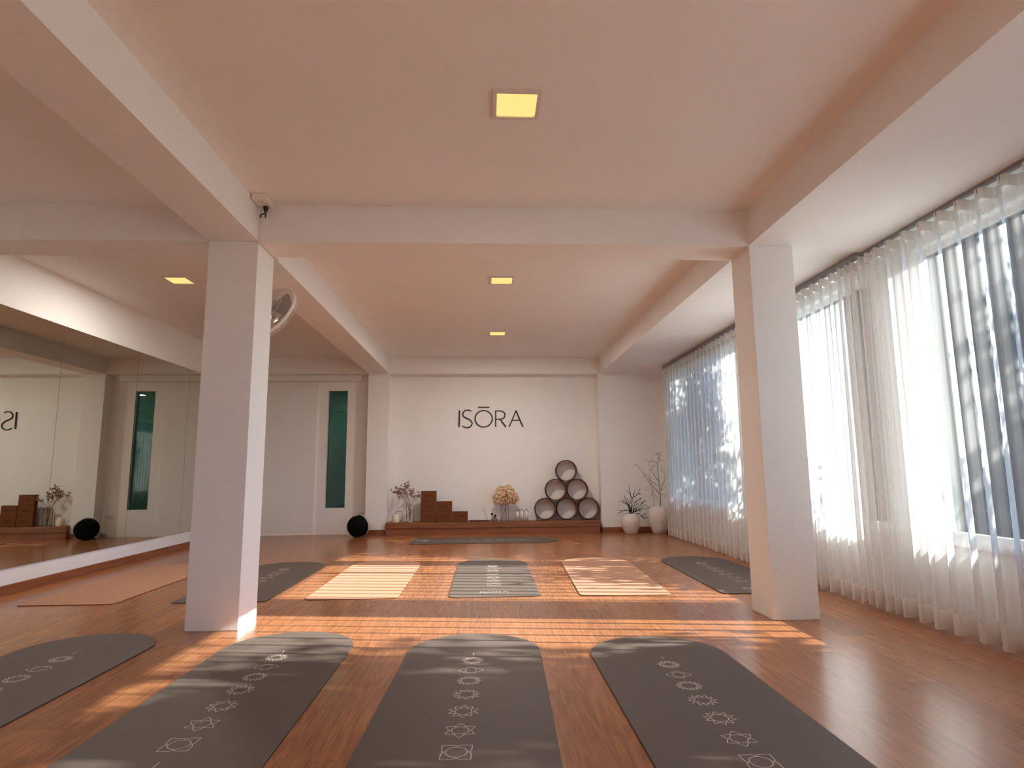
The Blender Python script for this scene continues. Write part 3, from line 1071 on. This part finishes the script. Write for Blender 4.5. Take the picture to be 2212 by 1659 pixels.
# branches drawn in the vases' own plane (metres from the vase base)
bm = bmesh.new()
rnd = random.Random(11)
def twig(pts, r0, r1, seg=6, n=5):
    P = smooth_pts(pts, n)
    m_ = len(P)
    tube(bm, P, [r0 + (r1 - r0) * i / (m_ - 1) for i in range(m_)], seg)
    return P
U = 0.00083
def bp(cx, cy_, y=0.0):     # sketch coordinates of the branch drawing -> vase plane
    return Vector(((cx - 868) * U, y, 0.394 + (1030 - cy_) * U))
B = [([(900, 1130), (903, 1030), (903, 840), (890, 690), (880, 500), (875, 290), (900, 220), (945, 65)], 0.0060, 0.0016),
     ([(895, 820), (830, 740), (740, 640), (690, 570), (630, 470), (560, 375), (520, 330), (470, 292)], 0.0042, 0.0014),
     ([(888, 680), (810, 630), (745, 580), (730, 530), (700, 485), (640, 470)], 0.0034, 0.0014),
     ([(870, 590), (830, 520), (770, 430), (735, 380), (720, 260)], 0.0030, 0.0013),
     ([(876, 285), (830, 255), (720, 240), (640, 220)], 0.0026, 0.0013),
     ([(905, 200), (900, 130), (850, 130), (800, 112)], 0.0022, 0.0012),
     ([(905, 770), (940, 670), (990, 560), (1000, 500), (960, 430), (930, 390), (940, 290)], 0.0034, 0.0013),
     ([(800, 1120), (795, 1000), (780, 830), (760, 740), (735, 690), (720, 640)], 0.0030, 0.0013),
     ([(775, 830), (735, 760), (650, 765)], 0.0022, 0.0012), ([(785, 820), (740, 835), (715, 890)], 0.0020, 0.0012),
     ([(770, 420), (768, 370), (780, 320)], 0.002, 0.0012), ([(735, 560), (760, 690), (765, 760)], 0.002, 0.0012),
     ([(905, 770), (950, 720), (1005, 700)], 0.0022, 0.0012), ([(905, 850), (960, 820), (990, 890)], 0.002, 0.0012),
     ([(780, 815), (830, 870), (865, 950)], 0.0018, 0.0011), ([(900, 240), (940, 232), (985, 240)], 0.0018, 0.0011)]
ns = []
for pts, r0, r1 in B:
    yy = rnd.uniform(-0.05, 0.03)
    P = [bp(a, b, yy * min(1, max(0, (1030 - b) / 300))) for a, b in pts]
    ns.append(twig(P, r0, r1))
for P in ns:
    for k in range(3, len(P) - 1, 3):
        if rnd.random() < 0.75 and P[k].z > 0.5:
            d = Vector((rnd.choice((-1, 1)) * rnd.uniform(0.4, 1), rnd.uniform(-0.4, 0.4), rnd.uniform(0.1, 0.9))).normalized()
            l_ = rnd.uniform(0.015, 0.035)
            tube(bm, [P[k], P[k] + d * l_], [0.0016, 0.0012], 4)
            tube(bm, [P[k] + d * l_ * 0.8, P[k] + d * (l_ + 0.012)], [0.0034, 0.0016], 5)
obj('branches', bm, 'twig', fv2)
bm = bmesh.new()
def gp(cx, cy_, y=0.0):
    return Vector(((cx - 362) * U, y, 0.292 + (1165 - cy_) * U))
G = [[(345, 1180), (350, 1060), (375, 960), (385, 880), (365, 780), (355, 670)], [(370, 1170), (390, 900), (440, 870), (500, 800), (520, 720)], [(480, 830), (520, 828), (565, 830)],
     [(385, 890), (345, 830), (295, 765)], [(395, 880), (410, 820), (435, 765)], [(350, 1150), (330, 1060), (270, 1000), (200, 965), (145, 945)], [(340, 1120), (320, 1030), (240, 950), (190, 925)],
     [(330, 1080), (300, 980), (270, 900), (245, 850)], [(335, 1090), (325, 990), (315, 930), (295, 900)], [(345, 1110), (280, 1105), (220, 1115), (125, 1158)], [(215, 1118), (200, 1108), (165, 1112)],
     [(390, 1160), (430, 1100), (500, 1060), (570, 1000), (630, 920)], [(560, 1005), (600, 960), (640, 950)], [(400, 1150), (400, 1050), (450, 960), (545, 890)], [(440, 970), (500, 930), (550, 915)],
     [(420, 1150), (470, 1110), (540, 1100), (620, 1085), (690, 1070)], [(440, 1140), (500, 1120), (550, 1150)], [(450, 1165), (500, 1170), (560, 1215), (640, 1245), (715, 1280)], [(540, 1205), (590, 1240), (620, 1275)],
     [(560, 1215), (590, 1195), (620, 1188)], [(410, 1140), (420, 1060), (470, 1000), (520, 950)], [(380, 1150), (375, 1080), (390, 1000), (430, 940)], [(430, 1130), (480, 1060), (540, 1010), (560, 960)],
     [(360, 1140), (350, 1060), (300, 1000), (230, 985)], [(425, 1140), (500, 1090), (580, 1030), (640, 1035)]]
for pts in G:
    yy = rnd.uniform(-0.09, 0.03)
    P = [gp(a, b, yy * min(1, max(0, (1165 - b) / 120 + abs(a - 362) / 300))) for a, b in pts]
    P = twig(P, 0.0052, 0.0024, 5)
    for k in range(3, len(P) - 1, 2):
        if rnd.random() < 0.6:
            d = ((P[k] - P[k - 1]).normalized() + Vector((rnd.uniform(-1, 1), rnd.uniform(-0.5, 0.3), rnd.uniform(-0.3, 0.9)))).normalized()
            tube(bm, [P[k], P[k] + d * rnd.uniform(0.014, 0.035)], [0.0030, 0.0020], 4)
obj('twigs', bm, 'greentwig', fv1)
bm = bmesh.new()
lathe(bm, [(0, 0.284), (0.079, 0.284), (0.079, 0.289), (0, 0.2895)], 28)
obj('dark_filling', bm, 'gloss_black', fv1)

# ------------------------------------------------------------------ round black speaker
spk = empty('round_speaker', (-1.835, 9.03, 0), 'round black speaker with a pale grey handle band on the floor by the pilaster', 'speaker')
ax = Matrix.Translation((0, 0, 0.151)) @ Matrix.Rotation(R(-20), 4, 'Z') @ Matrix.Rotation(R(96), 4, 'X')
bm = bmesh.new()
lathe(bm, [(0, 0.085), (0.06, 0.084), (0.11, 0.074), (0.138, 0.055), (0.147, 0.030), (0.149, -0.03), (0.149, -0.065), (0.140, -0.09), (0.10, -0.115), (0, -0.125)], 44, ax)
obj('body', bm, 'black', spk, True)
bm = bmesh.new()
import itertools
for s_ in (1,):
    pts = []
    for i in range(33):
        a = R(-40) + R(260) * i / 32
        pts.append(ax @ Vector((0.163 * math.cos(a), 0.163 * math.sin(a), -0.035)))
    nrm = (ax.to_3x3() @ Vector((0, 0, 1))).normalized()
    prev = None
    for i in range(len(pts)):
        c = ax @ Vector((0, 0, -0.035))
        rad_ = (pts[i] - c).normalized()
        q = [bm.verts.new(pts[i] + nrm * a + rad_ * b) for a, b in ((0.013, -0.002), (0.013, 0.002), (-0.013, 0.002), (-0.013, -0.002))]
        if prev:
            for k in range(4):
                j = (k + 1) % 4
                bm.faces.new((prev[k], prev[j], q[j], q[k]))
        else:
            bm.faces.new(q)
        prev = q
    bm.faces.new(prev[::-1])
obj('handle_band', bm, 'grey_metal', spk, True)
for x in (-0.05, 0.05):
    bm = bmesh.new()
    tube(bm, [(x, 0.05, 0.028), (x * 1.2, 0.115, 0.014), (x * 1.2, 0.140, 0.010)], [0.014, 0.011, 0.009], 8)
    obj('foot', bm, 'gloss_black', spk, True)

# ------------------------------------------------------------------ wall outlet
ou = empty('wall_outlet', (-1.885, YD, 0.292), 'small pale wall outlet just above the round speaker', 'outlet')
obj('plate', bbox(-0.058, 0.058, -0.009, -0.0005, -0.036, 0.036, 0.003), 'plastic', ou)
for x in (-0.022, 0.022):
    obj('socket', boxes((x - 0.010, x - 0.005, -0.0102, -0.0085, -0.012, 0.012), (x + 0.005, x + 0.010, -0.0102, -0.0085, -0.012, 0.012)), 'plastic_dk', ou)

# ------------------------------------------------------------------ ceiling outlet and conduit to the fan
cb = empty('ceiling_outlet', (-1.412, 3.732, ZC), 'small white outlet box on the ceiling above the left column', 'outlet')
obj('box', bbox(-0.044, 0.044, -0.070, 0.070, -0.036, -0.0005, 0.004), 'plastic', cb)
for x in (-0.010, 0.010):
    obj('socket', boxes((x - 0.004, x + 0.004, -0.036, -0.026, -0.0372, -0.0355)), 'plastic_dk', cb)
pg = empty('power_plug', (-1.404, 3.775, ZC - 0.037), 'small black plug pushed into the ceiling outlet', 'plug')
bm = bmesh.new()
lathe(bm, [(0, -0.002), (0.016, -0.002), (0.017, -0.012), (0.009, -0.034), (0.005, -0.040), (0.004, -0.075), (0, -0.078)], 16)
obj('body', bm, 'gloss_black', pg, True)
bm = bmesh.new()
tube(bm, smooth_pts([(0, 0, -0.03), (-0.015, 0.020, -0.038), (-0.046, 0.045, -0.036), (-0.0485, 0.05, -0.055)], 4), 0.004, 6)
obj('cord', bm, 'gloss_black', pg, True)
cn = obj('conduit', boxes((LX1 + 0.0005, LX1 + 0.023, CY0 - 0.014, CY0 - 0.0005, ZS - 0.014, ZC - 0.075),
                          (LX1 + 0.0005, LX1 + 0.023, CY0 - 0.0005, CY1 + 0.03, ZS - 0.014, ZS - 0.0005)), 'plastic')
tag(cn, 'slim white cable conduit running round the head of the left column', 'conduit')

# ------------------------------------------------------------------ wall fan behind the left column
fan = empty('wall_fan', (-1.62, CY1, 2.02), 'round wire-caged wall fan peeking out behind the left column', 'fan')
fc = Vector((0.052, 0.300, 0.070))
fd = Vector((0.46, 0.72, -0.42)).normalized()
rotf = fd.to_track_quat('Z', 'Y').to_matrix().to_4x4()
FM = Matrix.Translation(fc) @ rotf
FR = 0.214
bm = bbox(-0.05, 0.05, 0.001, 0.03, -0.10, 0.06, 0.006)
tube(bm, [(0, 0.02, -0.03), (0, 0.09, -0.03), fc - fd * 0.13], 0.018, 10)
obj('bracket', bm, 'plastic', fan)
bm = bmesh.new()
lathe(bm, [(0, -0.16), (0.045, -0.155), (0.062, -0.13), (0.062, -0.075), (0.045, -0.055), (0, -0.05)], 24, FM)
obj('motor', bm, 'plastic', fan, True)
bm = bmesh.new()
lathe(bm, [(FR - 0.003, -0.012), (FR, -0.013), (FR + 0.002, 0.0), (FR, 0.013), (FR - 0.003, 0.012), (FR - 0.004, 0.0), (FR - 0.003, -0.012)], 64, FM)
obj('rim_band', bm, 'plastic', fan, True)
for sgn, nm in ((-1, 'rear_guard'), (1, 'front_guard')):
    bm = bmesh.new()
    nw = 60
    for i in range(nw):
        a = 2 * math.pi * i / nw
        pts = [(FR * 0.99, 0.008), (FR * 0.93, 0.045), (FR * 0.72, 0.066), (FR * 0.45, 0.074), (0.05, 0.078)]
        tube(bm, [FM @ Vector((r * math.cos(a), r * math.sin(a), sgn * z)) for r, z in pts], 0.0011, 4, caps=False)
    for r, z in ((FR * 0.72, 0.0665), (FR * 0.45, 0.0745), (0.05, 0.0785)):
        tube(bm, [FM @ Vector((r * math.cos(2 * math.pi * i / 40), r * math.sin(2 * math.pi * i / 40), sgn * z)) for i in range(40)], 0.0018, 5, closed=True)
    if sgn > 0:
        lathe(bm, [(0, 0.084), (0.048, 0.082), (0.052, 0.076), (0, 0.075)], 24, FM)
    obj(nm, bm, 'fan_wire', fan, True)
for k in range(3):
    bm = bmesh.new()
    a0 = 2 * math.pi * k / 3 + 0.4
    grid = []
    for i in range(7):
        f = i / 6
        r = 0.03 + f * (FR * 0.86 - 0.03)
        half = 0.28 + 0.42 * math.sin(math.pi * min(1, f * 0.72 + 0.15))
        rowv = []
        for j in range(7):
            g = -1 + 2 * j / 6
            a = a0 + g * half + 0.25 * f
            z = 0.026 * g * (0.5 + 0.5 * f)
            rowv.append(bm.verts.new(FM @ Vector((r * math.cos(a), r * math.sin(a), z))))
        grid.append(rowv)
    for A, B_ in zip(grid, grid[1:]):
        for j in range(6):
            bm.faces.new((A[j], A[j + 1], B_[j + 1], B_[j]))
    obj('blade', bm, 'fan_blade', fan, True)
bm = bmesh.new()
lathe(bm, [(0, 0.035), (0.030, 0.030), (0.034, 0.0), (0.034, -0.045), (0, -0.05)], 20, FM)
obj('hub', bm, 'fan_blade', fan, True)

# ------------------------------------------------------------------ ceiling lamps
LAMP_W = 5.0
def make_lamp():
    root = empty('ceiling_lamp', (0, 0, 0), 'x', 'ceiling light', 'square recessed ceiling lamps')
    bm = bmesh.new()
    o_, i_ = 0.112, 0.094
    for b_ in ((-o_, o_, -o_, -i_, -0.010, -0.0005), (-o_, o_, i_, o_, -0.010, -0.0005), (-o_, -i_, -i_, i_, -0.010, -0.0005), (i_, o_, -i_, i_, -0.010, -0.0005)):
        box(bm, *b_)
    obj('frame', bm, 'lamp_frame', root)
    bm = bmesh.new()
    pts = []
    rc = 0.014
    for qx, qy, a0 in ((1, 1, 0), (-1, 1, 90), (-1, -1, 180), (1, -1, 270)):
        for k in range(5):
            a = R(a0 + 90 * k / 4)
            pts.append((qx * (i_ - rc) + rc * math.cos(a), qy * (i_ - rc) + rc * math.sin(a)))
    top = [bm.verts.new((a, b, -0.0008)) for a, b in pts]
    low = [bm.verts.new((a, b, -0.0045)) for a, b in pts]
    bm.faces.new(low)
    bm.faces.new(top[::-1])
    for i in range(len(pts)):
        j = (i + 1) % len(pts)
        bm.faces.new((top[i], top[j], low[j], low[i]))
    obj('diffuser', bm, 'diffuser', root)
    return root
lamp0 = make_lamp()
ll = [(0.150, 2.680, 'largest square ceiling lamp, nearest the camera in the main ceiling'), (0.152, 5.382, 'square ceiling lamp just beyond the cross beam'),
      (0.155, 7.545, 'smallest square ceiling lamp, farthest towards the lettered wall'), (-2.752, 5.430, 'square ceiling lamp left of the left column, above the mirrors')]
for i, (x, y, lab) in enumerate(ll):
    o = lamp0 if i == 0 else copy_tree(lamp0)
    o.location = (x, y, ZC)
    o['label'] = lab
for i, (x, y) in enumerate([(a, b) for a, b, _ in ll]):
    al = bpy.data.lights.new('lamp_light', 'AREA')
    al.shape = 'SQUARE'
    al.size = 0.185
    al.energy = LAMP_W * (0.2, 0.8, 1.9, 1.8)[i]
    al.color = (1.0, 0.92, 0.82)
    ao = bpy.data.objects.new('lamp_light', al)
    C.objects.link(ao)
    ao.location = (x, y, ZC - 0.012)

# ------------------------------------------------------------------ garden outside the windows
struct('ground', boxes((XRO + 0.01, 60, -30, 60, -0.5, -0.15)), 'ground')
def tree(x, y, h_trunk, blobs, n_leaf, leaf, seed, label):
    rn = random.Random(seed)
    root = empty('garden_tree', (x, y, -0.15), label, 'tree', 'trees outside the windows')
    tb = bmesh.new()
    top = Vector((0, 0, h_trunk))
    tube(tb, [(0, 0, 0), (0.03, 0.02, h_trunk * 0.5), top], [0.13, 0.10, 0.08], 10)
    for bx, by, bz, br, *_d in blobs:
        c = Vector((bx, by, bz))
        tube(tb, [top - Vector((0, 0, 0.1)), top.lerp(c, 0.55) + Vector((0, 0, 0.1)), c], [0.06, 0.035, 0.015], 7)
        for _ in range(5):
            d = Vector((rn.gauss(0, 1), rn.gauss(0, 1), rn.gauss(0, 1))).normalized()
            tube(tb, [c * 0.8 + top * 0.2, c + d * br * 0.8], [0.02, 0.006], 5)
    obj('trunk', tb, 'bark', root)
    lb = bmesh.new()
    tot = sum(b[3] ** 2 for b in blobs)
    for bx, by, bz, br, *dens in blobs:
        k = int(n_leaf * br ** 2 / tot * (dens[0] if dens else 1))
        # small leafy clumps leave gaps of sky between them
        clumps = [Vector((rn.gauss(0, 1), rn.gauss(0, 1), rn.gauss(0, 1))).normalized() * br * rn.uniform(0.25, 1.0) for _ in range(max(6, int((26 if n_leaf > 9000 else 13) * br)))]
        for _ in range(k):
            c0 = rn.choice(clumps)
            p = Vector((bx, by, bz)) + c0 + Vector((rn.gauss(0, 1), rn.gauss(0, 1), rn.gauss(0, 1))) * 0.19
            nn = Vector((rn.gauss(0, 1), rn.gauss(0, 1), rn.gauss(0.6, 1))).normalized()
            u = nn.orthogonal().normalized()
            u.rotate(Matrix.Rotation(rn.uniform(0, 6.28), 3, nn))
            v_ = nn.cross(u)
            s = leaf * rn.uniform(0.7, 1.3)
            lb.faces.new([lb.verts.new(p + u * a * s + v_ * b * s) for a, b in ((-1, 0), (-0.1, -0.42), (1, 0), (-0.1, 0.42))])
    obj('foliage', lb, 'leaf', root)
    return root
tree(6.3, 1.74, 1.5, [(0, 0.30, 2.55, 0.80), (0.2, -0.5, 2.5, 0.92), (-0.1, 0.1, 1.9, 0.7), (0.1, 0.0, 3.5, 0.8, 0.55), (0.1, -0.7, 3.6, 0.7, 0.5)], 11500, 0.088, 1, 'leafy tree outside, shading the near curtain')
tree(4.6, 5.2, 0.9, [(0, -0.25, 1.55, 0.48), (0, 0.28, 1.62, 0.45, 0.8)], 1600, 0.06, 7, 'low shrub outside close to the windows')
tree(6.4, 7.5, 1.7, [(0, -1.0, 2.9, 0.9), (0.1, 0.1, 3.1, 0.95), (0.2, 1.1, 2.9, 0.95), (0.1, 0.4, 3.9, 0.9), (0, -0.8, 3.9, 0.8), (-0.1, -0.4, 2.1, 0.8)], 11500, 0.075, 3, 'leafy tree outside the far windows, casting dapples on the far curtain')
tree(9.5, 13.6, 1.8, [(0, -1.5, 3.0, 1.5), (0.1, 1.0, 3.3, 1.6), (0.2, 0, 5.0, 1.6), (-0.3, 0.3, 1.8, 1.2)], 5200, 0.12, 4, 'bushy tree farther off, seen dimly through the far curtain')
tree(9.0, 19.6, 1.8, [(0, -1.5, 3.0, 1.7), (0.1, 1.5, 3.3, 1.8), (0.2, 0, 5.0, 1.7), (-0.3, 0.3, 1.8, 1.4)], 5200, 0.13, 5, 'bushy tree farthest off, beyond the other trees')
tree(13.5, 8.6, 1.8, [(0, -1.2, 2.6, 1.4), (0.1, 1.0, 2.8, 1.5), (0.2, -0.4, 4.4, 1.5), (0.2, 1.2, 5.0, 1.2), (-0.3, 0.3, 1.2, 1.2)], 6500, 0.12, 6, 'bushy tree seen dimly through the near curtain, top right of the picture')
